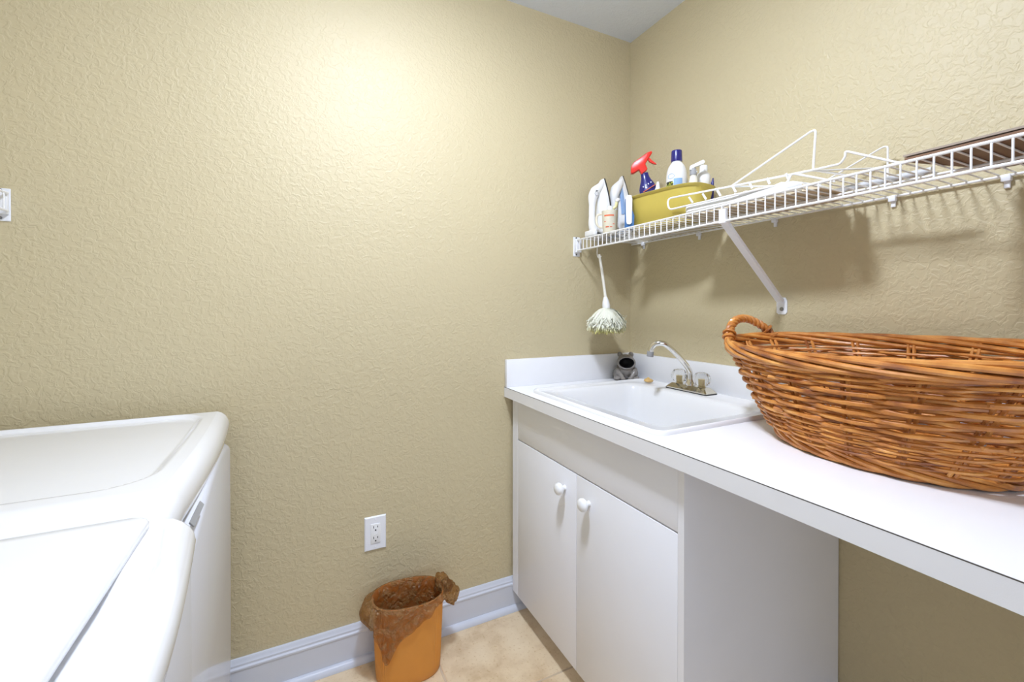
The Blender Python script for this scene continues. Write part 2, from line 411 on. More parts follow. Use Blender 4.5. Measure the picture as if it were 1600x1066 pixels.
part('front_edge', MB().box((XE, YE, ZT - .0391), (XE + .0012, -.001, ZT - .0016)), M['lam'], ct, smooth=False)
part('edge_seam', MB().box((XE - .0001, YE, ZT - .0016), (XE + .0012, -.001, ZT - .0001)), M['seam'], ct, 'thin dark seam along the front edge', smooth=False)
part('backsplash', MB().box((XE + .002, -.02, ZT), (-.001, -.0005, 1.0061), .0012, 2), M['lam'], ct)
part('backsplash', MB().box((-.02, YE, ZT), (-.0005, -.0205, 1.0061), .0012, 2), M['lam'], ct)

# ------------------------------------------------------------------ sink
sk = root('sink', (-.33, -.46, ZT), 'white drop-in utility sink set in the countertop', 'sink')
ox0, ox1, oy0, oy1 = -.603, -.045, -.788, -.137
bx0, bx1, by0, by1 = -.548, -.150, -.735, -.190
def mixr(t, z, r):   # rounded rectangles between the outer rim (t=0) and the basin edge (t=1)
    L = lambda a, b: a + (b - a) * t
    return rrect(L(ox0, bx0), L(ox1, bx1), L(oy0, by0), L(oy1, by1), r, z, 8)
def basin(off, z, r): return rrect(bx0 + off, bx1 - off, by0 + off, by1 - off, r, z, 8)
part('rim', MB().loops([mixr(0, ZT + .0003, .03), mixr(0, ZT + .006, .03), mixr(.03, ZT + .0105, .03), mixr(.07, ZT + .0125, .031), mixr(.12, ZT + .0120, .032), mixr(.17, ZT + .0085, .033), mixr(.8, ZT + .0080, .045), mixr(.93, ZT + .006, .05), basin(.0, ZT + .001, .055)], False, False), M['sink'], sk, sharp=60)
part('basin', MB().loops([basin(.0, ZT + .001, .055), basin(.006, ZT - .008, .055), basin(.012, ZT - .05, .056), basin(.03, ZT - .19, .06), basin(.045, ZT - .235, .07), basin(.075, ZT - .258, .075), basin(.13, ZT - .264, .06)], False, True), M['sink'], sk, sharp=60)
dr = part('drain', MB().lathe([(.042, ZT - .2635), (.044, ZT - .260), (.036, ZT - .259), (.03, ZT - .2625), (.001, ZT - .2625)], 24, Matrix.Translation((-.34, -.46, 0))), M['chrome'], sk)

# ------------------------------------------------------------------ faucet
ZR = ZT + .0085
fx, fy = -.086, -.424
fc = root('faucet', (fx, fy, ZR), 'chrome two-handle faucet with clear knobs at the back of the sink', 'faucet')
def plate(h, s): return [(fx + a * s, fy + b * s, ZR + h) for a, b in ((-.026, -.092), (.026, -.092), (.03, -.085), (.03, .085), (.026, .092), (-.026, .092), (-.03, .085), (-.03, -.085))]
part('gasket', MB().loops([plate(0, 1.03), plate(.003, 1.03)]), M['dark'], fc)
part('base_plate', MB().loops([plate(.003, 1.0), plate(.007, 1.0), [(fx + a, fy + b, ZR + .022) for a, b in ((-.014, -.075), (.014, -.075), (.016, -.07), (.016, .07), (.014, .075), (-.014, .075), (-.016, .07), (-.016, -.07))]]), M['nickel'], fc, sharp=20)
part('spout_collar', MB().lathe([(.017, ZR + .02), (.017, ZR + .03), (.0135, ZR + .036), (.0125, ZR + .042), (.012, ZR + .043)], 24, Matrix.Translation((fx, fy, 0))), M['chrome'], fc)
sp = bez([(fx, fy, ZR + .03), (fx, fy, ZR + .05), (fx - .008, fy, .985), (fx - .06, fy - .0, 1.036), (fx - .115, fy + .002, 1.077), (fx - .135, fy + .010, 1.086), (fx - .15, fy + .025, 1.082), (fx - .156, fy + .036, 1.066), (fx - .157, fy + .040, 1.052)], 8)
part('spout', MB().tube(sp, .0098, 14), M['chrome'], fc)
part('aerator', MB().tube([(fx - .157, fy + .040, 1.055), (fx - .158, fy + .042, 1.036)], .0118, 16), M['grey'], fc, 'grey aerator tip')
for s in (1, -1):
    ky = fy + s * .051
    st = part('handle_stem', MB().lathe([(.013, ZR + .02), (.013, ZR + .024), (.009, ZR + .026), (.009, ZR + .046), (.0095, ZR + .05), (.002, ZR + .051)], 20, Matrix.Translation((fx, ky, 0))), M['gold'], fc)
    prof = [(.012, ZR + .027), (.022, ZR + .031), (.0285, ZR + .041), (.030, ZR + .052), (.027, ZR + .063), (.020, ZR + .072), (.010, ZR + .075), (.0005, ZR + .0755)]
    rings = []
    for r, z in prof:
        rings.append([(fx + r * (1 + .035 * math.cos(10 * a)) * math.cos(a), ky + r * (1 + .035 * math.cos(10 * a)) * math.sin(a), z) for a in [2 * PI * k / 40 for k in range(40)]])
    part('knob', MB().loops(rings), M['acrylic'], st, 'clear faceted knob', sharp=25)

# ------------------------------------------------------------------ wire shelves
def wire_shelf(rt, X, flip, ys, ye, deck_wires=True):
    """X maps distance from the wall -> x; shelf runs ys..ye along y, deck at ZS"""
    D = .309
    for nm, d, z, r in (('back_rod', .009, ZS - .0035, .0032), ('middle_rod', .16, ZS - .0045, .003), ('front_rod', D, ZS - .001, .0034), ('lip_rod', D, ZS - .046, .0034)):
        part(nm, MB().tube([(X(d), ys, z), (X(d), ye, z)], r, 8), M['wire'], rt)
    pth = [(X(.004), 0, ZS + .0012), (X(D - .004), 0, ZS + .0012), (X(D + .0015), 0, ZS - .004), (X(D + .0015), 0, ZS - .046)]
    pth = fillet(pth, .004, 3)
    og = ORG[rt.name]
    first = None; n = int((ys - ye - .02) / .0257)
    for k in range(n + 1):
        y = ys - .0185 - .0257 * k
        if first is None:
            mb = MB().tube([(p[0], y, p[2]) for p in pth], .0019, 6); first = part('deck_wire', mb, M['wire'], rt); y0 = y
        else:
            copy_part(first, rt, (0, y - y0, 0))
ZS = 1.505
shelf = root('wire_shelf', (-.15, -.85, ZS), 'long white wire shelf with front lip mounted above the counter', 'shelf')
wire_shelf(shelf, lambda d: -d, 1, -.0195, YF + .03)
def end_bracket(rt, x, s):
    b = part('end_bracket', MB().box((x - .017, -.003, ZS - .07), (x + .017, -.0003, ZS + .014), .001, 1).box((x - .013, -.0185, ZS - .054), (x + .0155, -.003, ZS + .005), .0025, 2), M['bracket'], rt)
    for z in (ZS + .0095, ZS - .062):
        part('screw', MB().lathe([(.0042, 0), (.0036, .002), (.001, .0026)], 10, Matrix.Translation((x - .002, -.0032, z)) @ Matrix.Rotation(PI / 2, 4, 'X')), M['steel'], b)
end_bracket(shelf, -.302, 1)
for y in (-.092, -.392, -.69, -1.003, -1.207, -1.5):
    part('wall_clip', MB().box((-.014, y - .008, ZS - .016), (-.0005, y + .008, ZS - .0005), .002, 2).box((-.006, y - .005, ZS - .03), (-.0005, y + .005, ZS - .014), .001, 1), M['bracket'], shelf)
# diagonal brace: channel from the lip down to a foot on the wall
bp0 = Vector((-.306, -.735, ZS - .05)); bp1 = Vector((-.012, -.711, 1.232))
dv = (bp1 - bp0).normalized(); side = Vector((0, 1, 0)); up = dv.cross(side).normalized()
mbb = MB(); q = []
for P0 in (bp0, bp1):
    q.append([P0 + side * a + up * b for a, b in ((-.011, -.0015), (.011, -.0015), (.011, .008), (.0095, .008), (.0095, .0005), (-.0095, .0005), (-.0095, .008), (-.011, .008))])
mbb.loops(q)
brc = part('brace', mbb, M['bracket'], shelf, 'diagonal support brace', smooth=False)
ft = MB().prism([(-.728, 1.198), (-.722, 1.192), (-.700, 1.192), (-.694, 1.198), (-.694, 1.236), (-.700, 1.246), (-.722, 1.246), (-.728, 1.236)], 'x', -.0025, -.0004)
ft.tube([(-.012, -.711, 1.236), (-.002, -.711, 1.238)], .008, 8)
part('brace_foot', ft, M['bracket'], brc)
part('foot_screw', MB().lathe([(.0065, 0), (.006, .002), (.001, .003)], 12, Matrix.Translation((-.0027, -.711, 1.209)) @ Matrix.Rotation(-PI / 2, 4, 'Y')), M['steel'], brc)
part('brace_hook', MB().box((-.3145, -.746, ZS - .052), (-.3035, -.724, ZS - .012), .001, 1).box((-.305, -.746, ZS - .05), (-.292, -.724, ZS - .045), .001, 1), M['bracket'], brc)

shelf2 = root('wire_shelf', (XL + .15, -.5, ZS), 'white wire shelf on the left wall with only its end bracket in view', 'shelf')
wire_shelf(shelf2, lambda d: XL + d, -1, -.0195, -1.3)
end_bracket(shelf2, -2.069, -1)

# ------------------------------------------------------------------ outlet
ou = root('wall_outlet', (-1.148, 0, .427), 'white electrical outlet on the beige wall above the bin', 'outlet')
ox, oz = -1.148, .4265
part('cover_plate', MB().loops([[(ox + a * (.0365 - i), y, oz + b * (.0585 - i)) for a, b in ((-1, -1), (1, -1), (1, 1), (-1, 1))] for i, y in ((0, -.0005), (0, -.003), (.003, -.0058), (.0035, -.006))]), M['bracket'], ou, sharp=10)
rc = part('receptacle', MB().box((ox - .0165, -.0085, oz - .0335), (ox + .0165, -.0055, oz + .0335), .001, 2), M['ivory'], ou)
for s in (1, -1):
    cz = oz + s * .0185
    part('slot', MB().box((ox - .0078, -.0089, cz + .0005), (ox - .0056, -.0075, cz + .0085)), M['dark'], rc)
    part('slot', MB().box((ox + .0056, -.0089, cz + .0015), (ox + .0078, -.0075, cz + .0080)), M['dark'], rc)
    part('ground_hole', MB().lathe([(.0026, 0), (.0026, .0015)], 12, Matrix.Translation((ox, -.0075, cz - .0065)) @ Matrix.Rotation(PI / 2, 4, 'X')), M['dark'], rc)
    part('screw', MB().lathe([(.003, 0), (.0028, .001), (.001, .0012)], 12, Matrix.Translation((ox, -.006, oz + s * .048)) @ Matrix.Rotation(PI / 2, 4, 'X')), M['bracket'], ou)
part('test_button', MB().box((ox - .007, -.0092, oz + .0005), (ox + .007, -.008, oz + .0035), .0003, 1).box((ox - .007, -.0092, oz - .0045), (ox + .007, -.008, oz - .0015), .0003, 1), M['ivory'], rc)


# ------------------------------------------------------------------ washer and dryer
def smooth01(t): t = max(0., min(1., t)); return t * t * (3 - 2 * t)
def top_shell(prof, ya, yb, bow, xfun, zfun, ny=64, rnd=.03):
    """sweep a rear-to-nose profile along y; xfun/zfun reshape single points"""
    rings = []; ys = []
    for j in range(ny + 1):
        s = .5 - .5 * math.cos(PI * j / ny); ys.append((s, ya + (yb - ya) * s))
    for s, y in ys:
        e = min(abs(y - ya), abs(y - yb)); t = max(0., 1 - e / rnd); drop = 1 - math.sqrt(max(0, 1 - t * t))
        ring = []
        for x, z in prof:
            k = smooth01((x + 1.75) / .2)
            xx = x + (bow * math.sin(PI * s) - .014 * drop) * k
            zz = z - drop * .022 * (1 if z > .885 else .3) if z > .86 else z
            ring.append((xx, y, zz + zfun(x, y)))
        rings.append(ring)
    a = [(p[0], p[1], .80) for p in rings[0]]; b = [(p[0], p[1], .80) for p in rings[-1]]
    rings = [a] + rings + [b]
    return MB().loops(rings, False, False, closed=False)
def dense(prof, n):
    out = []
    for (a, b), k in zip(zip(prof[:-1], prof[1:]), n):
        out += [(a[0] + (b[0] - a[0]) * i / k, a[1] + (b[1] - a[1]) * i / k) for i in range(k)]
    return out + [prof[-1]]
# dryer beside the back wall
dya, dyb = -.052, -.762
dr_ = root('clothes_dryer', (-1.93, -.41, 0), 'white clothes dryer against the back wall, top sunk inside a raised rim', 'dryer')
def rec(x, y):    # sunk centre panel
    cx0, cx1, cy0, cy1, r = -2.35, -1.632, -.640, -.088, .075
    dx = max(cx0 + r - x, x - (cx1 - r), 0); dy = max(cy0 + r - y, y - (cy1 - r), 0)
    d = math.hypot(dx, dy) - r
    z = -.009 * smooth01((-d + .008) / .020)
    band = smooth01((d) / .01) * smooth01((-y - .62) / .14) * smooth01((-1.6 - x) / .05)
    return z - .012 * smooth01((-y - .68) / .08)
dprof = dense([(-2.30, .915), (-1.70, .915), (-1.60, .915), (-1.590, .911), (-1.580, .902), (-1.5735, .889), (-1.571, .874), (-1.573, .858), (-1.580, .847), (-1.60, .842)], [30, 50, 2, 2, 2, 2, 2, 2, 1])
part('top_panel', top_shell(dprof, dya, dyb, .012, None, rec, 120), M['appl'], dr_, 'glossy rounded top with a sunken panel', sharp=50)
def front(y, ya, yb, x0, x1, bow): s = (y - ya) / (yb - ya); return x0 + (x1 - x0) * s + bow * math.sin(PI * s)
def front_panel(ya, yb, x0, x1, bow, zl, arch, z0=.05):
    rings = []
    for j in range(33):
        s = j / 32; y = ya + (yb - ya) * s; x = front(y, ya, yb, x0, x1, bow); z = zl + arch * math.sin(PI * s)
        rings.append([(x - .03, y, z + .022), (x - .010, y, z + .012), (x - .004, y, z + .006), (x, y, z - .003), (x + .0006, y, .5), (x, y, .20), (x - .004, y, z0), (x - .03, y, z0)])
    return MB().loops(rings, True, True)
part('body', MB().box((-2.30, dyb, .03), (-1.604, dya, .842), .004, 2), M['appl_shaded'], dr_)
part('front_panel', front_panel(dya, dyb, -1.5715, -1.549, .004, .798, .052), M['appl_shaded'], dr_, sharp=30)
part('recess_shade', MB().prism([(-1.5562, .8620), (-1.5500, .8545), (-1.5485, .8560), (-1.5548, .8640)], 'y', -.625, -.715), M['grey'], dr_, 'grey wedge standing in for a shaded recess under the top')  # wedge on the slope, its grey tone paints the recess's shade
for sx in (-2.24, -1.66):
    for sy in (dya - .05, dyb + .05): part('foot', MB().lathe([(.022, .0), (.022, .012), (.014, .014), (.014, .031)], 16, Matrix.Translation((sx, sy, 0))), M['grey'], dr_)

wya, wyb = -.772, -1.470
ws = root('washing_machine', (-1.93, -1.12, 0), 'white top-loading washing machine nearest the camera, its lid closed', 'washer')
def scoop(x, y):
    ty = smooth01((-y - .915) / .075) * smooth01((y + 1.37) / .075)
    tx = smooth01((x + 1.640) / .02) * smooth01((-1.538 - x) / .030)
    xe = -1.5835 + .012 * math.sin(PI * min(1, max(0, (-y - .797) / .648)))
    gr = math.exp(-((x - xe - .004) / .0062) ** 2) * smooth01((-y - .800) / .02) * smooth01((y + 1.45) / .02)
    return min(-.017 * ty * tx, -.010 * gr)
wprof = dense([(-2.28, .906), (-1.66, .906), (-1.575, .906), (-1.563, .9035), (-1.5525, .897), (-1.544, .888), (-1.5385, .878), (-1.536, .866), (-1.538, .853), (-1.546, .846), (-1.57, .842)], [16, 34, 3, 3, 3, 3, 2, 2, 2, 1])
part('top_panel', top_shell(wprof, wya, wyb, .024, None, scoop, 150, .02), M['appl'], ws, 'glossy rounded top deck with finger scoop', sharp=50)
def lid_ring(off, z):
    pts = rrect(-2.24, -1.584 - off, -1.445 + off, -.797 - off, .022, z, 6)
    return [(x + (.012 * math.sin(PI * min(1, max(0, (-y - .797) / .648))) if x > -1.7 else 0), y, z) for x, y, z in pts]
lid = MB().loops([lid_ring(.004, .9035), lid_ring(.0, .908), lid_ring(.0, .914), lid_ring(.0015, .9175), lid_ring(.005, .9195), lid_ring(.02, .920)])
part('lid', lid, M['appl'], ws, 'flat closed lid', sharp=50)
part('body', MB().box((-2.28, wyb, .03), (-1.572, wya, .842), .004, 2), M['appl_shaded'], ws)
part('front_panel', front_panel(wya, wyb, -1.5435, -1.5435, .014, .822, .0), M['appl_shaded'], ws, sharp=30)
for sx in (-2.22, -1.63):
    for sy in (wya - .05, wyb + .05): part('foot', MB().lathe([(.022, .0), (.022, .012), (.014, .014), (.014, .031)], 16, Matrix.Translation((sx, sy, 0))), M['grey'], ws)

# ------------------------------------------------------------------ wicker laundry basket
bk = root('laundry_basket', (-.25, -1.08, ZT), 'large oval brown wicker laundry basket with rope handles on the counter', 'basket')
BC = Vector((-.25, -1.088, 0)); BR = math.radians(-7)
Z0, Z1 = ZT + .001, 1.128
def bpt(th, t, off=0., dz=0.):
    """th: 0 = towards the sink end; t: 0 base .. 1 rim"""
    a = .158 + .062 * t ** .85; b = .212 + .152 * t ** .95
    y = math.cos(th); x = math.sin(th)
    px, py = a * x, b * y
    nx, ny = x / a, y / b; l = math.hypot(nx, ny)
    px += nx / l * off; py += ny / l * off
    z = Z0 + (Z1 - Z0) * t + dz + t * .013 * x + t * .004 * math.cos(2 * th) - t * .005 * y
    c, s_ = math.cos(BR), math.sin(BR)
    return (BC.x + c * px - s_ * py, BC.y + s_ * px + c * py, z)
NS = 18
TH = [2 * PI * k / NS for k in range(NS)]
part('base_disc', MB().loops([[bpt(2 * PI * k / 60, 0, -.004, .010) for k in range(60)], [bpt(2 * PI * k / 60, 0, -.004, .016) for k in range(60)]]), M['wicker'], bk)
for k in range(NS):
    for s in (-1, 1):
        pts = [bpt(TH[k] + s * .0050 / (.3 if abs(math.cos(TH[k])) < .7 else .2), t, -.0005, .006) for t in [i / 8 for i in range(9)]]
        part('stake', MB().tube(pts, .0040, 6), M['wicker'], bk)
rows = []; z = .030
while z < .205:
    rz = z / (Z1 - Z0)
    if z < .085: r, p = .0032, .0063
    elif z < .170: r, p = .0049, .0098
    else: r, p = .0033, .0064
    rows.append((z, r)); z += p
SEG = NS * 14
for i, (z, r) in enumerate(rows):
    ph = PI * (i % 2) + random.uniform(-.25, .25); pts = []; rs = []
    seed = random.random() * 50
    for k in range(SEG):
        th = 2 * PI * k / SEG; w = math.cos(NS / 2 * th + ph)
        w = math.copysign(abs(w) ** .75, w)
        nzv = noise.noise(Vector((math.cos(th) * 5 + seed, math.sin(th) * 5, i * .6)))
        n2 = noise.noise(Vector((math.cos(th) * 14 + seed, math.sin(th) * 14, i * 2.1)))
        pts.append(bpt(th, z / (Z1 - Z0),   .0008 + w * .0080, nzv * .0016 + n2 * .0010)); rs.append(r * (1 + .18 * n2))
    part('weaver', MB().tube(pts, rs, 7, closed=True), M['wicker'], bk)
def strand(t0, n, rad, rr, rz, turns, ph, seg=220, dz=0., o=0.):
    pts = []
    for k in range(seg):
        th = 2 * PI * k / seg; a = turns * th + ph
        pts.append(bpt(th, t0, o + math.cos(a) * rr, dz + math.sin(a) * rz))
    return MB().tube(pts, rad, 8, closed=True)
for j in range(6): part('rim_strand', strand(.965, 6, .0058, .0062, .0135, 3, 2 * PI * j / 6, o=.002), M['wicker'], bk)
for j in range(4): part('foot_strand', strand(.0, 4, .0058, .0045, .0085, 5, 2 * PI * j / 4, dz=.0148, o=.003), M['wicker'], bk)
# short cut ends of the weavers sticking out
for k in range(16):
    th = PI + random.uniform(-1.2, 2.8); t = random.choice([.38, .40, .72, .75, .36]); th = random.uniform(3.5, 6.1)
    part('weaver_end', MB().tube([bpt(th - .05, t, .004), bpt(th, t, .0095, .001), bpt(th + .022, t, .0135, .0015)], .0036, 7), M['wicker'], bk)
for th0 in (0.0, PI):
    h = MB(); path = []
    for i in range(41):
        u = i / 40; th = th0 + (.40 - .80 * u); zz = .054 * math.sin(PI * u) ** .62 - .012 * (1 - math.sin(PI * u))
        path.append(Vector(bpt(th, 1.0, .002 + .008 * math.sin(PI * u), zz)))
    for j in range(3):
        pts = []
        for i, p in enumerate(path):
            t = (path[min(i + 1, 40)] - path[max(i - 1, 0)]).normalized(); u = t.cross(Vector((0, 0, 1)));
            u = u.normalized() if u.length > 1e-3 else Vector((1, 0, 0)); w = t.cross(u); a = 2 * PI * (i / 40 * 5 + j / 3)
            pts.append(p + u * math.cos(a) * .0066 + w * math.sin(a) * .0066)
        h.tube(pts, .0064, 7)
    for q in (.04, .10, .90, .95):
        i = int(q * 40); c = path[i]; t = (path[min(i + 1, 40)] - path[max(i - 1, 0)]).normalized(); u = t.cross(Vector((.3, .2, 1))).normalized(); w = t.cross(u)
        h.tube([c + (u * math.cos(a) + w * math.sin(a)) * .0150 for a in [2 * PI * k / 18 for k in range(18)]], .0038, 6, closed=True)
    part('handle', h, M['wicker'], bk, 'twisted rope handle')

# ------------------------------------------------------------------ waste bin with liner
CX, CY, CR = -1.060, -.118, math.radians(-7)
bn = root('waste_bin', (CX, CY, 0), 'orange oval plastic waste bin on the tile floor by the baseboard', 'bin')
HB = .256
def cpt(th, t, off=0., z=None):
    a = (.104 + .011 * t) + off; b = (.070 + .010 * t) + off; e = .82
    c, s = math.cos(th), math.sin(th)
    x = a * math.copysign(abs(c) ** e, c); y = b * math.copysign(abs(s) ** e, s)
    return Vector((CX + math.cos(CR) * x - math.sin(CR) * y, CY + math.sin(CR) * x + math.cos(CR) * y, HB * t if z is None else z))
NB = 288
def flute(th):
    g = abs(math.cos(th)); return .0011 * math.sin(th * 72) * smooth01((g - .62) / .1)
TB = [2 * PI * k / NB for k in range(NB)]
o_rings = [[cpt(th, t, flute(th) * (1 if .03 < t < .9 else 0) - (.003 if t == 0 else 0)) for th in TB] for t in (0, .02, .1, .3, .5, .7, .88, .93, 1.0)]
rim = [[cpt(th, 1.0, .002, HB + .002) for th in TB], [cpt(th, 1.0, -.001, HB + .003) for th in TB], [cpt(th, 1.0, -.003, HB) for th in TB]]
inn = [[cpt(th, t, -.0035) for th in TB] for t in (.9, .5, .02)]
part('bin_body', MB().loops(o_rings + rim + inn), M['can'], bn, 'fluted orange bin body', sharp=50)
# liner: inside wall, over the rim, outside drape of varying length
NL = 260; grid = []
def drop_len(th):
    # th in bin coordinates: -pi/2 faces the room, pi is the left end, 0 the right end
    d = .018
    a = math.atan2(math.sin(th + 2.25), math.cos(th + 2.25)); d += .120 * math.exp(-(a / .36) ** 2)
    a2 = math.atan2(math.sin(th + 1.75), math.cos(th + 1.75)); d += .060 * math.exp(-(a2 / .55) ** 2)
    a3 = math.atan2(math.sin(th - PI), math.cos(th - PI)); d += .07 * math.exp(-(a3 / .45) ** 2)
    return d
for i in range(NL):
    th = 2 * PI * i / NL; col = []
    nzf = lambda z, k: noise.noise(Vector((math.cos(th) * 3.5, math.sin(th) * 3.5, z * 18 + k)))
    for t in (.04, .12, .25, .38, .5, .62, .74, .84, .92, .97):
        n = nzf(t * .25, 3); n2 = noise.noise(Vector((math.cos(th) * 9, math.sin(th) * 9, t * 5 + 9)))
        col.append(cpt(th, t, -.006 - .012 * max(0, n + .3) * (1 - t) * 1.6 - .014 * max(0, n2) * (1 - .6 * t)))
    for off, dz in ((-.0045, .0015), (-.002, .0048), (.0018, .0045), (.0035, .001)): col.append(cpt(th, 1, off, HB + dz))
    d = drop_len(th) * (1 + .10 * noise.noise(Vector((th * 2.3, 0, 4)))); bulge = .004 + .030 * math.exp(-(math.atan2(math.sin(th - 3.05), math.cos(th - 3.05)) / .55) ** 2)
    for k in range(1, 11):
        q = k / 10; zz = HB - d * q
        n = nzf(zz, 7); n3 = noise.noise(Vector((math.cos(th) * 11 + zz * 20, math.sin(th) * 11, zz * 34))); n4 = abs(noise.noise(Vector((math.cos(th) * 6 - zz * 14, math.sin(th) * 6, zz * 9 + 3))))
        t = zz / HB
        pinch = max(0, 1 - max(0, q - .6) * .6)
        col.append(cpt(th, t, .0036 + bulge * math.sin(PI * min(1, q * .85 + .05)) * pinch + .004 * max(0, n) * q + (.006 * max(0, n3) + .016 * n4) * min(1, q * 2), zz))
    grid.append(col)
rings = [[grid[i][j] for i in range(NL)] for j in range(len(grid[0]))]
part('liner', MB().loops(rings, True, False), M['liner'], bn, 'translucent brown plastic liner folded over the rim', sharp=180)
tl = MB()
def lump(c, r, seed, tilt=0):
    bm = bmesh.new(); bmesh.ops.create_icosphere(bm, subdivisions=4, radius=1); R = Matrix.Rotation(tilt, 3, 'Y')
    for v in bm.verts:
        p = v.co.copy(); n = noise.noise(p * 1.7 + Vector((seed, 0, 0))); n2 = noise.noise(p * 4 + Vector((seed, 5, 0)))
        n3 = abs(noise.noise(p * 3.1 + Vector((0, seed, 9)))); p = p * (1 + .22 * n + .12 * n2 - .35 * n3 + .1); v.co = R @ Vector((p.x * r[0], p.y * r[1], p.z * r[2])) + Vector(c)
    tl.bm(bm)
lump((-.944, -.120, .262), (.024, .040, .024), 3, .5)
lump((-.912, -.118, .217), (.026, .024, .038), 8, -.2)
lump((-.930, -.118, .246), (.024, .024, .018), 12)
part('liner_tail', tl, M['liner'], bn, 'bunched loose end of the liner', sharp=180)

# ------------------------------------------------------------------ frog sponge holder, soap
def remesh_obj(name, mb, m, parent, vox, it, carve=None, black=None):
    me = bpy.data.meshes.new('tmp'); me.from_pydata(mb.v, [], mb.f); me.update()
    o = bpy.data.objects.new('tmp', me); COL.objects.link(o)
    md = o.modifiers.new('r', 'REMESH'); md.mode = 'VOXEL'; md.voxel_size = vox
    cut = None
    if carve:
        cm = bpy.data.meshes.new('cut'); cm.from_pydata(carve.v, [], carve.f); cm.update(); cut = bpy.data.objects.new('cut', cm); COL.objects.link(cut)
        b = o.modifiers.new('b', 'BOOLEAN'); b.operation = 'DIFFERENCE'; b.object = cut; b.solver = 'EXACT'
        md2 = o.modifiers.new('r2', 'REMESH'); md2.mode = 'VOXEL'; md2.voxel_size = vox
    sm = o.modifiers.new('s', 'SMOOTH'); sm.iterations = it; sm.factor = .5
    bpy.context.view_layer.update()
    ev = o.evaluated_get(bpy.context.evaluated_depsgraph_get()); me2 = bpy.data.meshes.new_from_object(ev)
    out = MB().add([v.co[:] for v in me2.vertices], [list(p.vertices) for p in me2.polygons])
    for q in (o, cut):
        if q: bpy.data.objects.remove(q)
    return out
fg_loc = Vector((-.090, -.074, ZT + .0008))
fr = root('frog_holder', fg_loc, 'grey ceramic frog sponge holder with gaping mouth in the counter corner', 'figurine')
fa = math.atan2(-1.22, -1.05) + .12  # facing the camera
FM = Matrix.Translation(fg_loc) @ Matrix.Rotation(fa + PI / 2, 4, 'Z') @ Matrix.Scale(1.09, 4)       # local -y = front, x = its left
f = MB()
ell(f, (0, .004, .040), (.037, .034, .038), 24)            # body
ell(f, (0, -.004, .072), (.035, .030, .030), 24)           # head
for s in (-1, 1):
    ell(f, (s * .022, .008, .099), (.0105, .011, .012), 16)   # eyes
    ell(f, (s * .033, .002, .024), (.017, .028, .022), 16)    # thighs
    ell(f, (s * .036, -.020, .008), (.014, .022, .0085), 16)  # feet
    ell(f, (s * .014, -.034, .0075), (.010, .012, .008), 14)  # front paws
    f.tube([(s * .035, -.010, .044), (s * .030, -.028, .030), (s * .016, -.036, .012)], [.010, .0095, .008], 10)
lp = [(.031 * math.cos(a), -.026 - .006 * math.sin(a) ** 2, .070 + .021 * math.sin(a) * (1.15 if math.sin(a) > 0 else .95) - .002) for a in [2 * PI * k / 40 for k in range(40)]]
f.tube(lp, .0055, 8, closed=True)
carve = MB(); ell(carve, (0, -.026, .070), (.0285, .028, .0205), 24)
fo = remesh_obj('frog', f, None, None, .0016, 3, carve)
fo.xf(FM); fb = part('frog_body', fo, M['frog'], fr, sharp=180)
ME = Matrix.Translation(Vector((0, -.026, .070))); inv = (FM @ ME).inverted()
fb.data.materials.append(M['black'])
for p in fb.data.polygons:
    q = inv @ (p.center + fg_loc)
    if (q.x / .0300) ** 2 + (q.y / .0295) ** 2 + (q.z / .0220) ** 2 < 1.0: p.material_index = 1
so = MB(); bm = bmesh.new(); bmesh.ops.create_icosphere(bm, subdivisions=3, radius=1)
for v in bm.verts:
    p = v.co; n = noise.noise(p * 2.2); v.co = Vector((-.108 + p.x * .016 * (1 + .25 * n), -.232 + p.y * .020 * (1 + .25 * n), ZT + .0125 + .0075 + p.z * .0075 * (1 + .15 * n) + (.007 * math.exp(-((p.x - .1) ** 2 + (p.y - .1) ** 2) * 9) if p.z > 0 else 0)))
so.bm(bm); so = part('soap', so, M['soap'], None, sharp=180); tag(so, 'small lumpy tan soap piece on the sink rim beside the frog', 'soap')

# ------------------------------------------------------------------ hook and feather duster
hk = part('hook', MB().tube(bez([(-.232, -.056, ZS + .001), (-.232, -.056, 1.47), (-.232, -.055, 1.447), (-.232, -.060, 1.432), (-.232, -.072, 1.425), (-.232, -.083, 1.432)], 6), .0022, 7), M['wire'], None)
tag(hk, 'small white wire hook hanging below the left end of the shelf', 'hook')
du = root('feather_duster', (-.232, -.115, 1.104), 'fluffy pale yellow duster hanging from the shelf hook', 'duster')
hd = MB().tube([(-.236, -.0745, 1.440), (-.231, -.084, 1.38), (-.228, -.098, 1.30), (-.228, -.107, 1.255)], [.0052, .0058, .006, .0062], 10)
part('handle', hd, M['ivory_dull'], du, 'long ivory handle')
part('ferrule', MB().tube([(-.228, -.106, 1.258), (-.228, -.109, 1.24), (-.229, -.113, 1.222), (-.229, -.115, 1.208)], [.0075, .0135, .0165, .015], 16), M['ivory'], du)
fe = MB(); rnd = random.Random(3)
